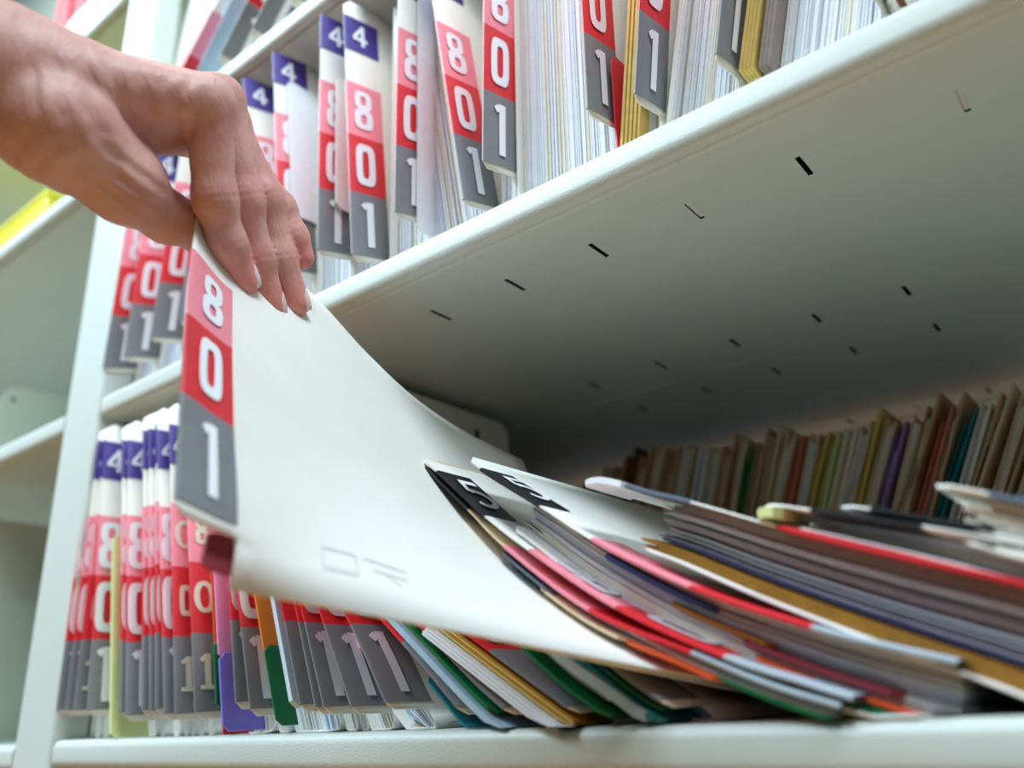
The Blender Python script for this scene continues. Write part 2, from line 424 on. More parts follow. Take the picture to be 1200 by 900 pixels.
# ------------------------------------------------------------------ thick files on the upper shelf
UF = [  # bottom of grey label, higher point on the tab edge, description
    ((122, 425), (140, 318), 'slim cream file with 8 0 1 labels right beside the white upright'),
    ((147, 412), (163, 300), 'second cream file from the upright, 0 label bright red'),
    ((178, 388), (192, 300), 'third cream file from the upright, under the thumb'),
    ((213, 365), (222, 290), 'fourth cream file from the upright, behind the held folder'),
    ((262, 330), (262, 140), 'cream file with purple 4 label right behind the knuckles'),
    ((305, 310), (289, 120), 'cream file with purple 4 tab just past the knuckles, slanting tab edge'),
    ((328, 300), (321, 70), 'cream file with purple 4 tab half covered by a loose white sheet'),
    ((373, 285), (376, 60), 'cream file with broad 4, 8, 0 and 1 labels behind the fingertips'),
    ((413, 290), (404, 30), 'cream file with narrow label strip touching the broad 8 0 1 file'),
    ((463, 240), (466, 50), 'white-paged file whose 8 0 1 tab is shaded by a curled sheet'),
    ((543, 225), (512, 25), 'white-paged file whose worn 8 0 1 tab slants, dark torn lower corner'),
    ((566, 180), (567, 20), 'thick file with the fully readable 8 0 1 label strip'),
    ((688, 118), (682, 5), 'thick white-paged file with a red sheet beside its grey 1 label'),
    ((743, 100), (748, 5), 'thick file with amber pages and a grey label with curled corner'),
    ((838, 52), (843, 2), 'very thick white-paged file with creased grey 1 label'),
    ((1012, -40), (1020, -120), 'very thick file with yellow and taupe pages at its left'),
    ((1180, -100), (1195, -180), 'thick white-paged file with brown cover standing over the slotted underside'),
]
prev = at(118, 470, 0.0)[0]-0.03
prev = 0.004
UO = []
for i, (pb, pt, lb) in enumerate(UF):
    pts, h = line_pts(pb, pt, -0.002, 0.2805)
    x = pts[0][0]; thk = max(0.006, x-prev-0.0035)
    vo = min(max(h-.016, 0.0), .02)
    pm, pw = [PAPER, PAPER2, PAPER4, PAPERL], [6, 1, 2, 3]
    mid = len(pts) < 3
    t, f = folder(lb, pts, -0.002, thk, 'thick files on the upper shelf', H=.250, voff=vo, pm=pm, pw=pw, pj=.0016,
                  pv=.225 if i % 3 else .236, np_=min(60, max(3, int(thk/.0010))), tilt=.26, lw=.033, ub=.029, dx=.42)
    UO.append((t, f, thk)); prev = x
# loose and coloured sheets in those files
t, f, k = UO[12]; sheet(t, lambda u, v, n: f(u, v, n), .005, .020, .2, .004, .075, RED, 'cover_flap', .0006)
t, f, k = UO[13]
for q in range(5): sheet(t, f, -k+.003+q*.0022, .020+.0007*q, .27, .004, .236, YELLOWP, 'amber_sheet', .0008, rnd=.0005)
t, f, k = UO[15]
for q in range(4): sheet(t, f, -k+.003+q*.002, .019, .27, .004, .236, YELLOWP, 'yellow_sheet', .0009, rnd=.0005)
for q in range(3): sheet(t, f, -k+.013+q*.002, .020, .27, .004, .230, TAUPE, 'taupe_sheet', .0009, rnd=.0005)
t, f, k = UO[16]
for q in range(3): sheet(t, f, -k+.004+q*.003, .014, .27, .004, .236, BROWN if q == 1 else CREAM, 'brown_flap', .0012)
t, f, k = UO[6]; sheet(t, f, .0035, .010, .2, .085, .222, PAPER, 'loose_sheet', .0005)
t, f, k = UO[9]; sheet(t, f, .004, .016, .2, .02, .24, PAPER, 'loose_sheet', .0006)
t, f, k = UO[7]; sheet(t, f, .005, .011, .2, .07, .19, CREAMW, 'loose_sheet', .0006)

# ------------------------------------------------------------------ files leaning on the top shelf
TL = [((205, 78), (238, -60), CREAMW, None, .030, 'pale cream box file leaning on the top shelf beside the upright'),
      ((222, 64), (276, -40), CREAM, RED, .005, 'thin file with pink and red edge leaning on the top shelf'),
      ((240, 64), (290, -40), LTBLUE, None, .006, 'thin blue-grey plastic file leaning on the top shelf'),
      ((262, 58), (306, -30), CREAM, GREY, .008, 'cream file with grey label leaning lowest on the top shelf'),
      ((292, 42), (338, -50), CREAM, GREY, .010, 'cream file with large grey 1 label leaning on the top shelf'),
      ((335, 12), (384, -90), CREAM, GREY, .014, 'cream file leaning at the dark clip on the top shelf')]
for pb, pt, m, lm, thk, lb in TL:
    pts, h = line_pts(pb, pt, 0.0, 0.5605)
    labs = []
    if lm == RED: labs = [('', PINK, .07, .117), ('', RED, .03, .07)]
    if lm == GREY: labs = [('0', RED, .073, .12), ('1', GREY, .020, .072)]
    folder(lb, pts, 0.0, thk, 'files leaning on the top shelf', labs=labs, cm=m, H=.225, pv=.205, lw=.03)

# ------------------------------------------------------------------ standing and leaning files on the lower shelf
LF = [  # tab edge pixels bottom -> top, thickness, digit map, label
    ([(67, 832), (96, 612)], .005, {}, 'slim file with red and grey labels pressed against the upright'),
    ([(77, 832), (104, 614)], .005, {}, 'second slim file from the upright on the lower shelf'),
    ([(87, 832), (112, 612)], .006, {'1': 'i'}, 'slim file with small serif 1, third from the upright'),
    ([(103, 832), (118, 606)], .008, {}, 'file with shiny laminated label strip beside the pale lime sheet'),
    ([(141, 834), (143, 600)], .012, {}, 'file standing just after the pale lime sheet'),
    ([(148, 838), (150, 600)], .004, {}, 'file with half-hidden white 0 and 1 after the pale lime sheet'),
    ([(167, 832), (168, 598)], .008, {}, 'slim file with plain cream top, sixth on the lower shelf'),
    ([(176, 832), (175, 598)], .004, {}, 'slim file with narrow red edge between two cream tops'),
    ([(183, 830), (183, 596)], .003, {}, 'slim file with narrow cream notch at its foot'),
    ([(193, 836), (187, 592)], .005, {}, 'file with purple-brown 4 label beside the serif-number file'),
    ([(206, 841), (201, 600)], .006, {'8': 'o', '0': '0', '1': 'i'}, 'file with worn white tab edge and small serif 1'),
    ([(229, 834), (221, 620)], .009, {'8': '8', '0': 'o', '1': 'i'}, 'file with small serif 0 and 1 on red and grey labels'),
    ([(277, 822), (270, 705)], .014, {}, 'file behind the violet sheet with thin grey label'),
    ([(294, 830), (280, 705)], .006, {}, 'file with white 1 between violet and orange-green index tabs'),
    ([(352, 824), (335, 733)], .014, {'1': '', '0': ''}, 'file in clear sleeve with plain dark grey label'),
    ([(371, 831), (351, 731)], .006, {'1': '', '0': ''}, 'slim file with plain grey strip next to the clear sleeve'),
    ([(381, 832), (358, 730)], .004, {}, 'leaning file with white 1, loose tab end, after the plain strips'),
    ([(412, 828), (380, 730)], .009, {}, 'leaning file with white 1 beside the spiral-bound booklet'),
    ([(453, 824), (432, 775), (412, 733)], .012, {}, 'leaning cream file showing its broad blank side and white 1'),
    ([(537, 830), (500, 785), (467, 748)], .011, {}, 'strongly leaning file with white 1 beside the pale blue sleeve'),
    ([(597, 836), (560, 803), (520, 762)], .012, {'1': ''}, 'strongly leaning file with plain grey tab under the white papers'),
    ([(675, 836), (625, 800), (560, 752)], .014, {'1': ''}, 'leaning file with gold sheets and bulging white papers'),
    ([(712, 818), (665, 785), (610, 735)], .010, {'1': ''}, 'leaning file with dark label end and green index sheet'),
    ([(775, 822), (735, 795), (680, 750)], .012, {'1': ''}, 'lowest leaning file with teal sheets under the held folder'),
]
prev = at(66, 845, 0)[0]
LO = []
for i, (pp, thk, dm, lb) in enumerate(LF):
    y0 = 0.0
    if len(pp) == 2:
        pts, h = line_pts(pp[0], pp[1], y0, 0.0006)
    else:
        P = [at(*q, y0)[[0, 2]] for q in pp]
        d = (P[0]-P[1])/np.linalg.norm(P[0]-P[1]); d = d*.6+np.array([.8, -.6])*.4; d /= np.linalg.norm(d)
        s = (P[0][1]-.0006)/max(-d[1], .2); h = s
        pts = [tuple(P[0]+d*s)] + [tuple(q) for q in P]
    e = pts[-1]; h0 = math.hypot(e[0]-pts[-2][0], e[1]-pts[-2][1])
    x = pts[0][0]
    if 12 <= i < 19: thk = max(.004, x-prev-.003)
    prev = x
    t, f = folder(lb, pts, y0, thk, 'files on the lower shelf', H=.25 if i < 18 else (.20, .17, .15, .12, .10, .09)[i-18], voff=min(.012, max(-.002, h-.016)), dmap=dm, lw=.033, ub=.028,
                  dscale=.45 if dm.get('1') == 'i' else .78, dx=.28 if i < 17 else .40, pv=.22 if i < 18 else (.19, .16, .14, .11, .09, .08)[i-18], nv=10, pj=.004, dcol=CREAMP if dm.get('1') == 'i' else None,
                  pm=[PAPER, PAPER2, LTBLUE, PAPER4, CREAM] if i < 18 else [PAPER, PAPER2, PAPER3, LTBLUE, YELLOWP], pw=[5, 3, 1, 2, 1] if i < 18 else [4, 3, 2, 1, 1])
    LO.append((t, f, thk))
# index tabs and coloured sheets of the lower files
t, f, k = LO[4]; sheet(t, f, -.0135, .000, .030, .003, .155, LIME, 'lime_sheet', .0012, rnd=.003)
t, f, k = LO[12]
sheet(t, f, -.0225, .002, .25, .058, .115, RORANGE, 'index_tab', .0006); sheet(t, f, -.0210, .000, .25, .020, .064, GREEN, 'index_tab', .0007)
sheet(t, f, -.0190, .002, .25, .050, .120, PINKP, 'index_tab', .0006); sheet(t, f, -.0170, .001, .25, .006, .054, VIOLET, 'index_tab', .0007)
sheet(t, f, -.0300, .010, .25, .002, .014, RED, 'index_tab', .0006)
t, f, k = LO[14]
sheet(t, f, -.0235, .000, .25, .056, .12, ORANGE, 'index_tab', .0006); sheet(t, f, -.0220, -.001, .014, .013, .062, GREEN, 'index_tab', .0006)
sheet(t, f, -.0065, -.001, .25, .017, .12, CLEAR, 'clear_sleeve', .0016)
t, f, k = LO[17]; sheet(t, f, .0025, .018, .2, .045, .12, PINKP, 'booklet_edge', .0010)
t, f, k = LO[19]; sheet(t, f, -.010, .010, .2, .004, .05, TEAL, 'index_tab', .0006)
t, f, k = LO[20]
sheet(t, f, -.0100, .000, .25, .006, .13, LTBLUE, 'blue_sleeve', .0016); sheet(t, f, -.0060, .002, .25, .020, .13, GREEN, 'index_tab', .0008)
sheet(t, f, -.0075, .004, .25, .060, .13, ORANGE, 'index_tab', .0006)
t, f, k = LO[21]
for q in range(3): sheet(t, f, -.0125+q*.0014, -.004+.001*q, .25, .002, .11, PAPER, 'loose_sheet', .0005)
for q in range(4): sheet(t, f, -.0075+q*.0012, .002, .25, .006, .11, GOLD if q % 2 else YELLOWP, 'gold_sheet', .0004)
t, f, k = LO[22]
sheet(t, f, -.0070, .000, .25, .016, .10, GREEN, 'index_tab', .0008); sheet(t, f, -.0085, .004, .25, .05, .10, RORANGE, 'index_tab', .0008)
sheet(t, f, .0030, -.002, .25, .000, .10, LTBLUE, 'blue_sleeve', .0022)
t, f, k = LO[23]
sheet(t, f, -.0080, .001, .25, .012, .09, TEAL, 'teal_sheet', .0016); sheet(t, f, -.0045, .003, .25, .016, .09, GREEN, 'index_tab', .0006)

# ------------------------------------------------------------------ slumped folders
GREYLIT = mat('label_grey_lit', (176, 186, 194), 0.4, 0.05, 90)  # grey label again, its reflected light painted in as a paler colour
def slump(label, pp, y0, th0, th1, labpx, papv=None, cm=CREAMW, pm=None, pw=None, npg=0, pu=.02, lw=.026, ub=.020, digit5=False, pj=.003, pvj=.006, nv=26):
    P = [at(*q, y0)[[0, 2]] for q in pp]; cv = Cv(P); L = float(cv.L[-1])
    th = lambda v: th0+(th1-th0)*min(max(v/L, 0), 1)
    f1 = mapper(cv, y0, zmin=.0008)
    def f(u, v, n): return f1(u, v, n*th(v) if n < 0 and abs(n) > .0029 else n)
    fp = mapper(cv, y0, th, zmin=.0008)
    t = thing('file_folder', label, 'file folder', f1(.1, 0, 0), 'slumped folders on the lower shelf')
    # tab sheet
    cover_mesh(t, f1, L, L-.02, 0, ub, .010, L, cm, nv=nv, r=.0005)
    fc = mapper(cv, y0+.004)
    cover_mesh(t, lambda u, v, n: fp(u+.004, v, -1.0), (vpx(cv, *papv, y0)-.002) if papv else L-.014, 0, 0, ub, .010, L, cm, nv=nv, r=.0005, name='under_cover')
    for (m, a, b, ch) in labpx:
        va, vb = vpx(cv, *a, y0), vpx(cv, *b, y0)
        label_mesh(t, f1, min(va, vb), max(va, vb), lw, m, ch, dscale=.62 if ch else .7, nv=8)
    if npg:
        pvv = vpx(cv, *papv, y0)
        papers(t, lambda u, v, n: fp(u, v, n*.96-.02), 1.0, npg, pu, .275, .004, pvv, pm, pw, pj, nv=nv-8, vj=pvj, fill=.92)
    return t, fp, cv
GRP = [PAPER2, PAPER3, MAUVE, TAUPE, PAPER4, PAPER]
SL = []
t, fp, cv = slump('lowest slumped folder with black-edged tab lying on the held folder', [(985, 828), (900, 802), (810, 765), (690, 715), (590, 640), (548, 597), (482, 533)], -.004, .006, .003,
      [(BLACK, (497, 547), (547, 597), None), (PINK, (590, 640), (690, 715), None), (RED, (690, 715), (810, 765), None), (GREYLIT, (810, 765), (985, 828), None)],
      papv=(640, 680), cm=MANILA, pm=[PAPER3, MAUVE, WINE, PAPER2], pw=[3, 3, 1, 2], npg=7, pu=.006)
v = lambda x, y: vpx(cv, x, y, -.004)
sheet(t, fp, -.75, -.001, .2, v(645, 690), v(590, 640), SLATE, 'index_tab', .12, rnd=.003)
sheet(t, fp, -1.05, .000, .2, v(735, 735), v(640, 680), MANILA, 'index_tab', .15, rnd=.003)
sheet(t, fp, -1.1, .000, .2, v(850, 782), v(735, 735), RORANGE, 'index_tab', .15, rnd=.003)
sheet(t, fp, -.95, .002, .2, v(980, 826), v(840, 780), GREEN, 'index_tab', .12, rnd=.003)
slump('slumped folder with white 5 on black label, lying just above the lowest one', [(1010, 822), (930, 797), (848, 770), (722, 712), (620, 645), (568, 605), (512, 553), (490, 537)], -.004, .009, .004,
      [(BLACK, (512, 553), (568, 605), '5'), (PINK, (620, 645), (722, 712), '8'), (RED, (722, 712), (848, 770), '0'), (GREYLIT, (848, 770), (1000, 819), None)],
      papv=(700, 700), pm=[TAUPE, WINE, BROWN], pw=[2, 1, 2], npg=5, pu=.05)
t, fp, cv = slump('slumped folder with white 5 on a narrow black label and torn white tip', [(1135, 779), (1040, 758), (950, 735), (808, 688), (693, 632), (632, 593), (563, 550), (545, 534)], -.002, .027, .015,
      [(BLACK, (563, 550), (632, 593), '5'), (PINK, (693, 632), (808, 688), None), (RED, (808, 688), (950, 735), None), (GREYLIT, (950, 735), (1120, 776), None)],
      papv=(602, 577), pm=GRP, pw=[4, 4, 2, 1, 2, 2], npg=30, pu=.016, pj=.002)
v = lambda x, y: vpx(cv, x, y, -.002)
sheet(t, fp, -.30, .012, .2, v(830, 697), v(690, 630), BLUE, 'blue_sheet', .05, nv=14)
sheet(t, fp, -.52, .013, .2, v(900, 722), v(770, 670), GOLD, 'gold_sheet', .03, nv=14)
sheet(t, fp, -.62, .013, .2, v(1050, 760), v(860, 705), WINE, 'wine_sheet', .05, nv=14)
sheet(t, fp, -.80, .011, .2, v(1090, 768), v(880, 715), RORANGE, 'orange_sheet', .03, nv=14)
sheet(t, fp, -.92, .010, .2, v(1130, 778), v(960, 738), GREEN, 'green_sheet', .04, nv=14)
sheet(t, fp, -.12, .016, .2, .01, v(618, 584), PAPER4, 'cream_sheet', .03, nv=14)
t, fp, cv = slump('thickest slumped folder, bulging with mauve and amber pages under a white curled tip', [(1330, 718), (1200, 684), (1050, 651), (910, 617), (808, 588), (760, 577), (722, 566), (700, 563), (688, 567)], .0, .037, .022,
      [(SLATE, (722, 566), (805, 587), None), (RED, (910, 617), (1260, 699), None)],
      papv=(757, 577), pm=[MAUVE, PAPER2, MAUVE, PAPER3, TAUPE], pw=[4, 2, 3, 2, .6], npg=44, pu=.016, pj=.0035, pvj=.010)
v = lambda x, y: vpx(cv, x, y, .0)
sheet(t, fp, .0, -.002, .04, float(cv.L[-1])-.022, float(cv.L[-1])+.001, WHITEP, 'torn_tip', .06, nv=6, rnd=.002)
for q in range(6): sheet(t, fp, -.97+q*.032, .012, .2, .01, v(748-2*q, 575)-.004*(q % 3), GOLD if q % 2 else OCHRE, 'amber_sheet', .0085, nv=16)
for q in range(2): sheet(t, fp, -.74+q*.03, .0135, .2, .01, v(765, 578), NAVY, 'navy_sheet', .012, nv=16)
for q in range(4): sheet(t, fp, -.16+q*.035, .014, .2, .01, v(765, 578)-.002*q, TAUPE, 'dark_page', .014, nv=16)
t, fp, cv = slump('slumped folder with black edge and crumpled pale clip, on the thickest one', [(1330, 661), (1200, 638), (1080, 617), (950, 598), (905, 592), (885, 596)], .0, .014, .006,
      [(BLACK, (950, 598), (1080, 617), None)], papv=(915, 593), pm=[PAPER, LTBLUE, PAPER2, PAPER4], pw=[3, 2, 2, 1], npg=9, pu=.014)
sheet(t, fp, -.5, -.004, .03, float(cv.L[-1])-.012, float(cv.L[-1])-.001, LIME, 'crumpled_clip', .30, nv=4, rnd=.003)
slump('thin slumped folder with white tip and black edge under the pointed folder', [(1330, 645), (1165, 621), (1020, 597), (980, 592)], .002, .004, .003,
      [(BLACK, (1020, 597), (1165, 621), None)], papv=(1030, 600), pm=[BROWN, TAUPE], pw=[1, 1], npg=3, pu=.012)
slump('topmost slumped folder with pointed cream corner and an orange line', [(1330, 606), (1200, 588), (1140, 575), (1092, 566)], -.006, .020, .016,
      [(SLATE, (1160, 580), (1260, 597), None)], papv=(1125, 572), pm=[CREAM, PAPER4, ORANGE], pw=[5, 3, 1], npg=8, pu=.004, cm=CREAM)

# ------------------------------------------------------------------ rear row of files seen from behind
BK = [(px, 560+(i % 3)*5, (TAN, PAPER3, BROWN, PAPER4, CORAL, MANILA, PAPER3, MANILA, PAPER4, BROWN)[i % 10], 15) for i, px in enumerate(range(520, 690, 17))] + [(692, 560, TAN, 12), (706, 545, PAPER3, 12), (722, 530, TAN, 14), (738, 522, BROWN, 8), (752, 518, TAN, 14), (768, 520, PAPER4, 12), (784, 522, TAN, 13), (800, 520, PAPER3, 14),
      (818, 522, PAPER2, 14), (834, 522, PAPER3, 12), (850, 505, TAN, 14), (866, 512, PAPER3, 9), (876, 524, GREEN, 7), (890, 500, TAN, 12), (904, 494, MANILA, 12), (920, 508, PAPER4, 14),
      (936, 508, CORAL, 7), (948, 506, PAPER3, 14), (964, 504, YELLOWP, 8), (976, 504, LIME, 7), (990, 500, PAPER4, 16), (1008, 498, PAPER3, 16), (1024, 474, YELLOWP, 9), (1038, 490, PAPER3, 14),
      (1052, 490, LILAC, 12), (1070, 486, PAPER, 22), (1092, 456, TAN, 12), (1108, 474, CORAL, 10), (1122, 456, TAN, 10), (1136, 476, TEAL, 10), (1150, 470, PAPER3, 14), (1166, 458, TAN, 10),
      (1180, 446, MANILA, 10), (1196, 462, PAPER3, 14), (1212, 458, TAN, 12), (1230, 462, PAPER4, 14), (1250, 456, PAPER3, 14), (1270, 452, MANILA, 14)]
nm = {TAN: 'tan', PAPER3: 'grey', CORAL: 'coral', PAPER4: 'cream', PAPER2: 'pale', GREEN: 'green', MANILA: 'manila', YELLOWP: 'yellow', LIME: 'lime', LILAC: 'lilac', PAPER: 'white', TEAL: 'teal', BROWN: 'brown'}
YB = 0.345
for i, (px, ty, m, wpx) in enumerate(BK):
    p = at(px, ty, YB); q = at(px+wpx, ty, YB); thk = max(.004, (q[0]-p[0])*.84)
    lean = 0.34 + 0.20*min(max((px-850)/350, 0), 1) + 0.03*math.sin(i*2.3)
    zt = min(p[2], 0.255); xb = p[0]-lean*zt
    Hh = math.hypot(zt-.0006, lean*zt)
    pts = [(xb, .0006), (p[0], zt)]
    cv = Cv(pts); f = mapper(cv, YB)
    lf = nm[BK[i-1][2]] if i else None; rg = nm[BK[i+1][2]] if i+1 < len(BK) else None
    t = thing('rear_file', nm[m] + ' file in the dim rear row, ' + ('between a %s and a %s one' % (lf, rg) if lf and rg else 'at the end by a %s one' % (rg or lf)), 'file folder', f(.05, 0, thk/2), nm[m] + ' files of the rear row')
    plain = m in (PAPER3, PAPER4, PAPER2, PAPER)
    cover_mesh(t, lambda u, v, n: f(u, v, n+thk), Hh, Hh-(.0 if plain else .012), thk, .004, .02, Hh, (MANILA if i % 2 else CREAM) if plain else m, nv=3, W=.17, chamf=.003)
    papers(t, lambda u, v, n: f(u, v, n+thk), thk, max(3, int(thk/.0015)), .004 if plain else .008, .16, .004, Hh-.004 if plain else Hh-.02, [PAPER4, PAPERW, PAPERL, MANILA], [4, 3, 2, 1], .003, nv=2)

# ------------------------------------------------------------------ the folder being pulled out
UL = [0, .037, .10, .16, .22, .28, .33]; VL = [0, .03, .08, .13, .18, .215]
G = np.zeros((7, 6, 3))
c0 = [((203, 668), -.170), ((205, 588), -.166), ((213, 461), -.158), ((218, 368), -.149), ((225, 292), -.138), ((233, 238), -.128)]
c1 = [((268, 692), -.146), ((279, 620), -.143), ((274, 503), -.135), ((272, 411), -.124), ((272, 343), -.112), ((270, 268), -.104)]
for j in range(6): G[0, j] = at(*c0[j][0], c0[j][1]); G[1, j] = at(*c1[j][0], c1[j][1])
Eb = at(885, 807, .035); Bb = G[1, 0]
tops = [((365, 345), -.045), ((430, 415), -.005), ((487, 468), .035), ((545, 507), .080), ((612, 540), .125)]
for i in range(2, 7):
    s = (UL[i]-.037)/(.33-.037); b = Bb+(Eb-Bb)*s; tp = at(*tops[i-2][0], tops[i-2][1])
    for j in range(6):
        q = VL[j]/.215; G[i, j] = b+(tp-b)*q + np.array([-.55, 0, -.83])*(.022*s)*4*q*(1-q)
def cat1(P, X, x):
    i = min(max(int(np.searchsorted(X, x))-1, 0), len(X)-2); t = (x-X[i])/(X[i+1]-X[i])
    def tan(k):
        a, b = max(k-1, 0), min(k+1, len(X)-1); return (P[b]-P[a])/(X[b]-X[a])
    h = X[i+1]-X[i]
    return P[i]*(2*t**3-3*t*t+1)+tan(i)*h*(t**3-2*t*t+t)+P[i+1]*(-2*t**3+3*t*t)+tan(i+1)*h*(t**3-t*t)
def smain(u, v):
    return cat1([cat1(G[i], VL, v) for i in range(7)], UL, u)
def fmain(u, v, n):
    p = smain(u, v); h = .004
    a = smain(u+h, v)-smain(u-h, v); b = smain(u, v+h)-smain(u, v-h); k = np.cross(b, a); k /= np.linalg.norm(k)
    if k@(CAM-p) < 0: k = -k
    return p + k*n
MF = thing('file_folder', 'large cream folder with 8 0 1 labels being pulled out by the hand', 'file folder', fmain(.05, 0, 0))
cover_mesh(MF, fmain, .215, 0, 0, .037, .026, .215, CREAMW, nv=22, W=.33, nu=26, r=.0008, name='front_cover', ntab=8)
cover_mesh(MF, lambda u, v, n: fmain(u+.009, v+.006*(1-v/.212), -.0022-.0015*min(u/.1, 1)), .212, 0, 0, .030, .045, .212, CREAM, nv=22, W=.325, nu=26, r=.0008, name='back_cover')
for (m, a, b, ch) in ((PINK, .13, .18, '8'), (RED, .08, .13, '0'), (GREY, .031, .08, '1')):
    label_mesh(MF, fmain, a, b, .036, m, ch, dscale=.70, nv=16, nu=8, chs=1.0, dx=.52)
sheet(MF, fmain, -.007, .024, .05, .009, .030, WINE, 'red_index_tab', .0006, rnd=.006)
def inv(px, py):
    best = None
    for u in np.linspace(.03, .2, 35):
        for v in np.linspace(.0, .15, 31):
            a = pix(smain(u, v)); d = (a[0]-px)**2+(a[1]-py)**2
            if best is None or d < best[0]: best = (d, u, v)
    return best[1:]
def print_line(pxs, wd):
    uv = [inv(*p) for p in pxs]; pts = []
    for a, b in zip(uv[:-1], uv[1:]): pts += subdiv(a, b, 5)[:-1]
    pts.append(uv[-1]); V, Fc = ribbon(pts, wd)
    return [fmain(u, v, .0009) for u, v in V], Fc
V, Fc = [], []
for pxs, wd in (([(375, 638), (413, 655)], .0010), ([(413, 655), (421, 677)], .0010), ([(375, 638), (384, 662)], .0010), ([(384, 663), (421, 678)], .0022),
                ([(428, 659), (470, 672)], .0011), ([(434, 667), (476, 680)], .0013), ([(445, 676), (474, 686)], .0009)):
    a, b = print_line(pxs, wd); k = len(V); V += a; Fc += [tuple(i+k for i in q) for q in b]
mesh('printed_mark', V, Fc, FAINT, MF)

# ------------------------------------------------------------------ things in the bay beyond the upright
def packet(name, lb, cat, pb, w, d, h, m, y0=.02, z=None, rz=0):
    p = at(*pb, y0); t = thing(name, lb, cat, (p[0], y0, z), None)
    box('body', (p[0]-w, p[0], y0, y0+d, z+.0005, z+h), m, t, .003)
    return t, p
t, p = packet('storage_box', 'flat yellow box on the shelf beyond the upright', 'box', (52, 246), .32, .22, .055, YELLOW, .02, .558)
box('lid', (p[0]-.322, p[0]+.002, .018, .242, .6135, .621), YELLOW, t, .002)
for k, (px, m, hh) in enumerate((((118, 20), RED, .16), ((96, 34), WINE, .14), ((74, 44), RED, .17))):
    t, p = packet('paper_packet', ('bright red packet nearest the upright on the highest shelf', 'wine red packet between two bright red ones on the highest shelf', 'tall red packet farthest along the highest shelf')[k], 'packet', px, .045, .2, hh, m, .015, .812)
    box('white_band', (p[0]-.046, p[0]+.001, .014, .216, .812+.03, .812+.075), PAPER, t)
    box('yellow_stripe', (p[0]-.0465, p[0]+.0015, .0135, .2165, .812+.01, .812+.018), YELLOWP, t)

# ------------------------------------------------------------------ the hand (smooth union of tapered bones, surface nets)
SKIN = bpy.data.materials.new('skin'); SKIN.use_nodes = True
def _skin():
    nt = SKIN.node_tree; b = nt.nodes['Principled BSDF']; N = nt.nodes.new; Lk = nt.links.new
    tc = N('ShaderNodeTexCoord')
    n1 = N('ShaderNodeTexNoise'); n1.inputs['Scale'].default_value = 45; n1.inputs['Detail'].default_value = 5
    at_ = N('ShaderNodeAttribute'); at_.attribute_name = 'flush'
    cr = N('ShaderNodeValToRGB'); cr.color_ramp.elements[0].position = .3; cr.color_ramp.elements[1].position = .75
    cr.color_ramp.elements[0].color = (*lin((198, 142, 132)), 1); cr.color_ramp.elements[1].color = (*lin((220, 172, 160)), 1)
    mx = N('ShaderNodeMix'); mx.data_type = 'RGBA'; mx.inputs['B'].default_value = (*lin((226, 138, 128)), 1)
    Lk(tc.outputs['Object'], n1.inputs['Vector']); Lk(n1.outputs['Fac'], cr.inputs['Fac'])
    Lk(cr.outputs['Color'], mx.inputs['A']); Lk(at_.outputs['Fac'], mx.inputs['Factor']); Lk(mx.outputs['Result'], b.inputs['Base Color'])
    b.inputs['Roughness'].default_value = .5; b.inputs['Specular IOR Level'].default_value = .42; b.inputs['Subsurface Weight'].default_value = .12
    b.inputs['Subsurface Radius'].default_value = (.006, .0025, .0015); b.inputs['Subsurface Scale'].default_value = 1.0
    hv = N('ShaderNodeAttribute'); hv.attribute_name = 'hv'
    n3 = N('ShaderNodeTexNoise'); n3.inputs['Scale'].default_value = 1.0; n3.inputs['Detail'].default_value = 3; n3.inputs['Distortion'].default_value = .6
    Lk(hv.outputs['Vector'], n3.inputs['Vector'])
    v = N('ShaderNodeTexVoronoi'); v.inputs['Scale'].default_value = 900; Lk(tc.outputs['Object'], v.inputs['Vector'])
    n2 = N('ShaderNodeTexNoise'); n2.inputs['Scale'].default_value = 160; n2.inputs['Detail'].default_value = 3; Lk(tc.outputs['Object'], n2.inputs['Vector'])
    ad = N('ShaderNodeMath'); ad.operation = 'MULTIPLY_ADD'; ad.inputs[1].default_value = .25; Lk(v.outputs['Distance'], ad.inputs[0]); Lk(n2.outputs['Fac'], ad.inputs[2])
    bp = N('ShaderNodeBump'); bp.inputs['Strength'].default_value = .4; bp.inputs['Distance'].default_value = .0007
    b2 = N('ShaderNodeBump'); b2.inputs['Strength'].default_value = .38; b2.inputs['Distance'].default_value = .0035
    Lk(n3.outputs['Fac'], b2.inputs['Height']); Lk(b2.outputs['Normal'], bp.inputs['Normal'])
    Lk(ad.outputs[0], bp.inputs['Height']); Lk(bp.outputs['Normal'], b.inputs['Normal'])
_skin()
def J(px, py, d, r): return (atd(px, py, d), r)
FING = {
    'index': [J(243, 124, .415, .0125), J(252, 232, .420, .0098), J(266, 285, .428, .0088), J(287, 329, .437, .0078)],
    'middle': [J(256, 120, .437, .0125), J(285, 232, .441, .0094), J(301, 303, .448, .0084), J(319, 360, .454, .0076)],
    'ring': [J(264, 142, .458, .0118), J(311, 233, .459, .0090), J(328, 302, .463, .0081), J(348, 356, .467, .0073)],
    'pinky': [J(280, 178, .474, .0100), J(327, 244, .471, .0082), J(343, 277, .472, .0076), J(354, 302, .474, .0069)],
}
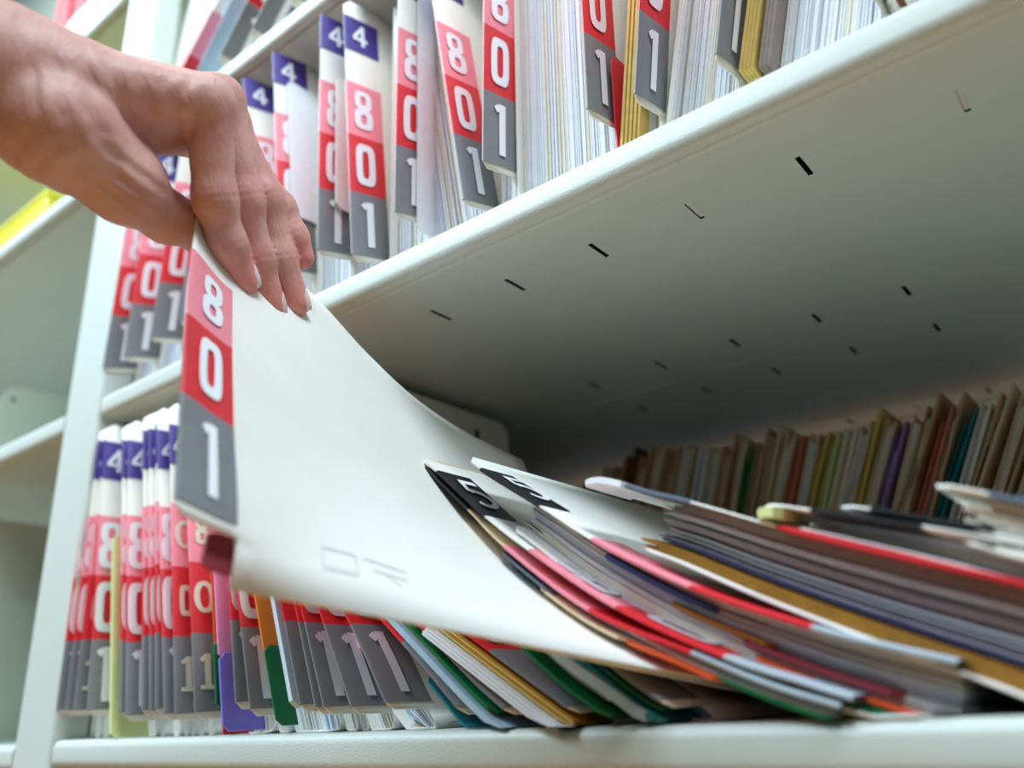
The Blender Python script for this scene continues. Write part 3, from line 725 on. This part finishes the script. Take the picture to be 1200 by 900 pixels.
def hand():
    PAD = []
    segs = []
    for nme, js in FING.items():
        segs += [(js[i], js[i+1], nme) for i in range(3)]
    thumb = [J(66, 150, .378, .0225), J(146, 220, .398, .0160), J(196, 255, .425, .0118), J(240, 271, .448, .0116), J(268, 283, .466, .0100)]
    palm = [(J(45, 92, .376, .0185), J(243, 124, .415, .0130)), (J(42, 88, .388, .0185), J(256, 120, .437, .0130)),
            (J(42, 95, .398, .0180), J(264, 142, .458, .0122)), (J(45, 108, .408, .0175), J(276, 172, .474, .0110)),
            (J(-40, 75, .368, .0290), J(20, 94, .384, .0285)), (J(20, 94, .384, .0285), J(80, 104, .392, .0205)), (J(-640, -95, .295, .0390), J(-40, 75, .368, .0290)),
            (J(90, 125, .392, .0150), J(205, 150, .430, .0135))]
    thn = [(thumb[0], thumb[1]), (J(15, 112, .378, .0250), thumb[0]), (J(110, 172, .390, .0160), J(150, 196, .400, .0130))]
    allp = np.array([p[0] for s in segs for p in s[:2]] + [p[0] for s in palm for p in s] + [p[0] for p in thumb])
    lo = allp.min(0)-.042; hi = allp.max(0)+.042
    # two resolutions are not needed: the box is cut along the arm
    h = .0011
    n = np.ceil((hi-lo)/h).astype(int)+1
    X, Y, Z = np.meshgrid(*[lo[k]+h*np.arange(n[k]) for k in range(3)], indexing='ij')
    def new(): return np.full(X.shape, .05, dtype=np.float32)
    def cone(a, b, D, k):
        (pa, ra), (pb, rb) = a, b
        m = .034+max(ra, rb)
        l2 = np.minimum(pa, pb)-m; h2 = np.maximum(pa, pb)+m
        i0 = np.clip(((l2-lo)/h).astype(int), 0, n-1); i1 = np.clip(((h2-lo)/h).astype(int)+1, 1, n)
        S = tuple(slice(i0[q], i1[q]) for q in range(3))
        x, y, z = X[S]-pa[0], Y[S]-pa[1], Z[S]-pa[2]; d = pb-pa; L = d@d
        t = np.clip((x*d[0]+y*d[1]+z*d[2])/L, 0, 1)
        ds = np.sqrt((x-t*d[0])**2+(y-t*d[1])**2+(z-t*d[2])**2)-(ra+(rb-ra)*t)
        D[S] = smin(D[S], ds, k)
    def smin(a, b, k):
        q = np.maximum(k-np.abs(a-b), 0)/k
        return (np.minimum(a, b)-q*q*k*.25).astype(np.float32)
    DF = None
    for nme, js in FING.items():
        D = new()
        for i in range(3): cone(js[i], js[i+1], D, .003)
        # knuckle bulges on the back of the joints
        for jn, am in ((1, .0012), (2, .0006)):
            p, r = js[jn]; cone((p, r+am*.6), (p+(js[jn+1][0]-p)*.05, r+am*.6), D, .006)
        # soft pad at the tip
        DF = D if DF is None else smin(DF, D, .0010)
    DP = new()
    for a, b in palm: cone(a, b, DP, .012)
    for nme in FING:                       # knuckle heads
        p, r = FING[nme][0]; cone((p+UP*.0030-RT*.001, r*.82), (p+UP*.0028, r*.82), DP, .006)
    DT = new()
    for a, b in thn: cone(a, b, DT, .014)
    for i in range(1, 4): cone(thumb[i], thumb[i+1], DT, .008)
    cone(J(110, 180, .398, .010), J(186, 160, .420, .0085), DP, .006)      # web between thumb and index
    D = smin(smin(DP, DF, .0050), DT, .0032)
    # creases: transverse wrinkles over finger joints and fine folds on the hand's side
    def wr(p, ax, amp, wl, wid, rad):
        m = rad; i0 = np.clip(((p-m-lo)/h).astype(int), 0, n-1); i1 = np.clip(((p+m-lo)/h).astype(int)+1, 1, n)
        S = tuple(slice(i0[q], i1[q]) for q in range(3))
        x, y, z = X[S]-p[0], Y[S]-p[1], Z[S]-p[2]; ax = ax/np.linalg.norm(ax)
        s = x*ax[0]+y*ax[1]+z*ax[2]; rr = x*x+y*y+z*z
        D[S] += amp*(.5+.5*np.cos(2*np.pi*s/wl))*np.exp(-(s/wid)**2)*np.clip(1-rr/rad**2, 0, 1)
    for nme, js in FING.items():
        for jn in (1, 2):
            ax = js[jn+1][0]-js[jn-1][0]; wr(js[jn][0], ax, .0010 if jn == 1 else .0007, .0036, .0045, .018)
    # folds running across the thumb side of the hand
    for (px, py, d, dx, dy, am, wl, wid, rad) in ((120, 130, .378, 1, -.25, .0012, .0085, .03, .035), (205, 140, .402, 1, .5, .0014, .0075, .016, .024),
                                                 (150, 215, .385, .8, -.9, .0012, .0070, .02, .026), (70, 190, .372, .6, .9, .0010, .0080, .02, .028)):
        wr(atd(px, py, d), RT*dx-UP*dy, am, wl, wid, rad)
    # surface nets
    ins = D < 0
    c = n-1
    cnt = np.zeros(c, np.int16)
    for dx in (0, 1):
        for dy in (0, 1):
            for dz in (0, 1): cnt += ins[dx:dx+c[0], dy:dy+c[1], dz:dz+c[2]]
    act = (cnt > 0) & (cnt < 8)
    idx = np.full(c, -1, np.int64); ii = np.argwhere(act); idx[act] = np.arange(len(ii))
    acc = np.zeros((len(ii), 3)); num = np.zeros(len(ii))
    cor = [(a, b, e) for a in (0, 1) for b in (0, 1) for e in (0, 1)]
    val = {q: D[ii[:, 0]+q[0], ii[:, 1]+q[1], ii[:, 2]+q[2]].astype(float) for q in cor}
    for q in cor:
        for k in range(3):
            if q[k] == 0:
                r2 = list(q); r2[k] = 1; r2 = tuple(r2)
                a, b = val[q], val[r2]; cr = (a < 0) != (b < 0)
                t = np.where(cr, a/np.where(cr, a-b, 1), 0)
                P = np.zeros((len(ii), 3)); P[:] = q; P[:, k] = t
                acc[cr] += P[cr]; num[cr] += 1
    V = lo+h*(ii+acc/num[:, None])
    faces = []
    for k in range(3):
        o1, o2 = [(1, 2), (2, 0), (0, 1)][k]
        sl = [slice(None)]*3; sl[k] = slice(0, -1); s2 = [slice(None)]*3; s2[k] = slice(1, None)
        a, b = ins[tuple(sl)], ins[tuple(s2)]
        for fl in (0, 1):
            e = np.argwhere((a & ~b) if fl == 0 else (~a & b))
            e = e[(e[:, o1] > 0) & (e[:, o2] > 0) & (e[:, o1] < c[o1]) & (e[:, o2] < c[o2]) & (e[:, k] < c[k])]
            d1 = np.zeros(3, int); d1[o1] = 1; d2 = np.zeros(3, int); d2[o2] = 1
            g = lambda q: idx[q[:, 0], q[:, 1], q[:, 2]]
            quad = np.stack([g(e-d1-d2), g(e-d2), g(e), g(e-d1)], 1)
            if fl: quad = quad[:, ::-1]
            faces.append(quad)
    Fq = np.concatenate(faces); Fq = Fq[(Fq >= 0).all(1)]
    # light laplacian smoothing
    for _ in range(2):
        sm = np.zeros_like(V); ct = np.zeros(len(V))
        for a, b in ((0, 1), (1, 2), (2, 3), (3, 0)):
            np.add.at(sm, Fq[:, a], V[Fq[:, b]]); np.add.at(ct, Fq[:, a], 1); np.add.at(sm, Fq[:, b], V[Fq[:, a]]); np.add.at(ct, Fq[:, b], 1)
        V = V + .5*(sm/np.maximum(ct, 1)[:, None]-V)
    # flushed fingertips and knuckles
    fl = np.zeros(len(V))
    for nme, js in FING.items():
        fl = np.maximum(fl, np.exp(-((np.linalg.norm(V-js[3][0], axis=1)/.015)**2)))
        fl = np.maximum(fl, .35*np.exp(-((np.linalg.norm(V-js[1][0], axis=1)/.012)**2)))
    t = thing('person_hand', 'bare hand and wrist reaching in to pinch the corner of the pulled-out cream folder', 'hand', V.mean(0))
    o = mesh('hand_body', V, Fq.tolist(), SKIN, t, auto=3.1)
    a = o.data.attributes.new('flush', 'FLOAT', 'POINT'); a.data.foreach_set('value', fl)
    hvv = np.stack([V@RT*150+V@UP*30, V@UP*45, V@FW*60], 1)
    a = o.data.attributes.new('hv', 'FLOAT_VECTOR', 'POINT'); a.data.foreach_set('vector', hvv.ravel())
    NAIL = mat('fingernail', (232, 206, 204), .25, .03, 80, 0, 0, .5)
    for nme, js in FING.items():
        if nme == 'pinky': continue
        p3, r = js[3]; ax = p3-js[2][0]; ax /= np.linalg.norm(ax)
        out = RT*.93+FW*.10+UP*.30; out -= ax*(out@ax); out /= np.linalg.norm(out); sd = np.cross(ax, out)
        ctr = p3-ax*.0005+out*(r*1.0)
        NV = []; NF = []; na, nb = 8, 8
        for i in range(na+1):
            s = -1+2*i/na
            for j in range(nb+1):
                q = -1+2*j/nb; wdt = .0046*(1-.25*max(0, -s)**3)*(1-.35*max(0, s)**4)
                NV.append(ctr+ax*(s*.0058)+sd*(q*wdt)+out*(-.0022*q*q-.0005*s-.0006*s*s+.0001))
        for i in range(na):
            for j in range(nb): NF.append((i*(nb+1)+j, i*(nb+1)+j+1, (i+1)*(nb+1)+j+1, (i+1)*(nb+1)+j))
        mesh('fingernail', NV, NF, NAIL, o, solid=.0007)
    return o
hand()
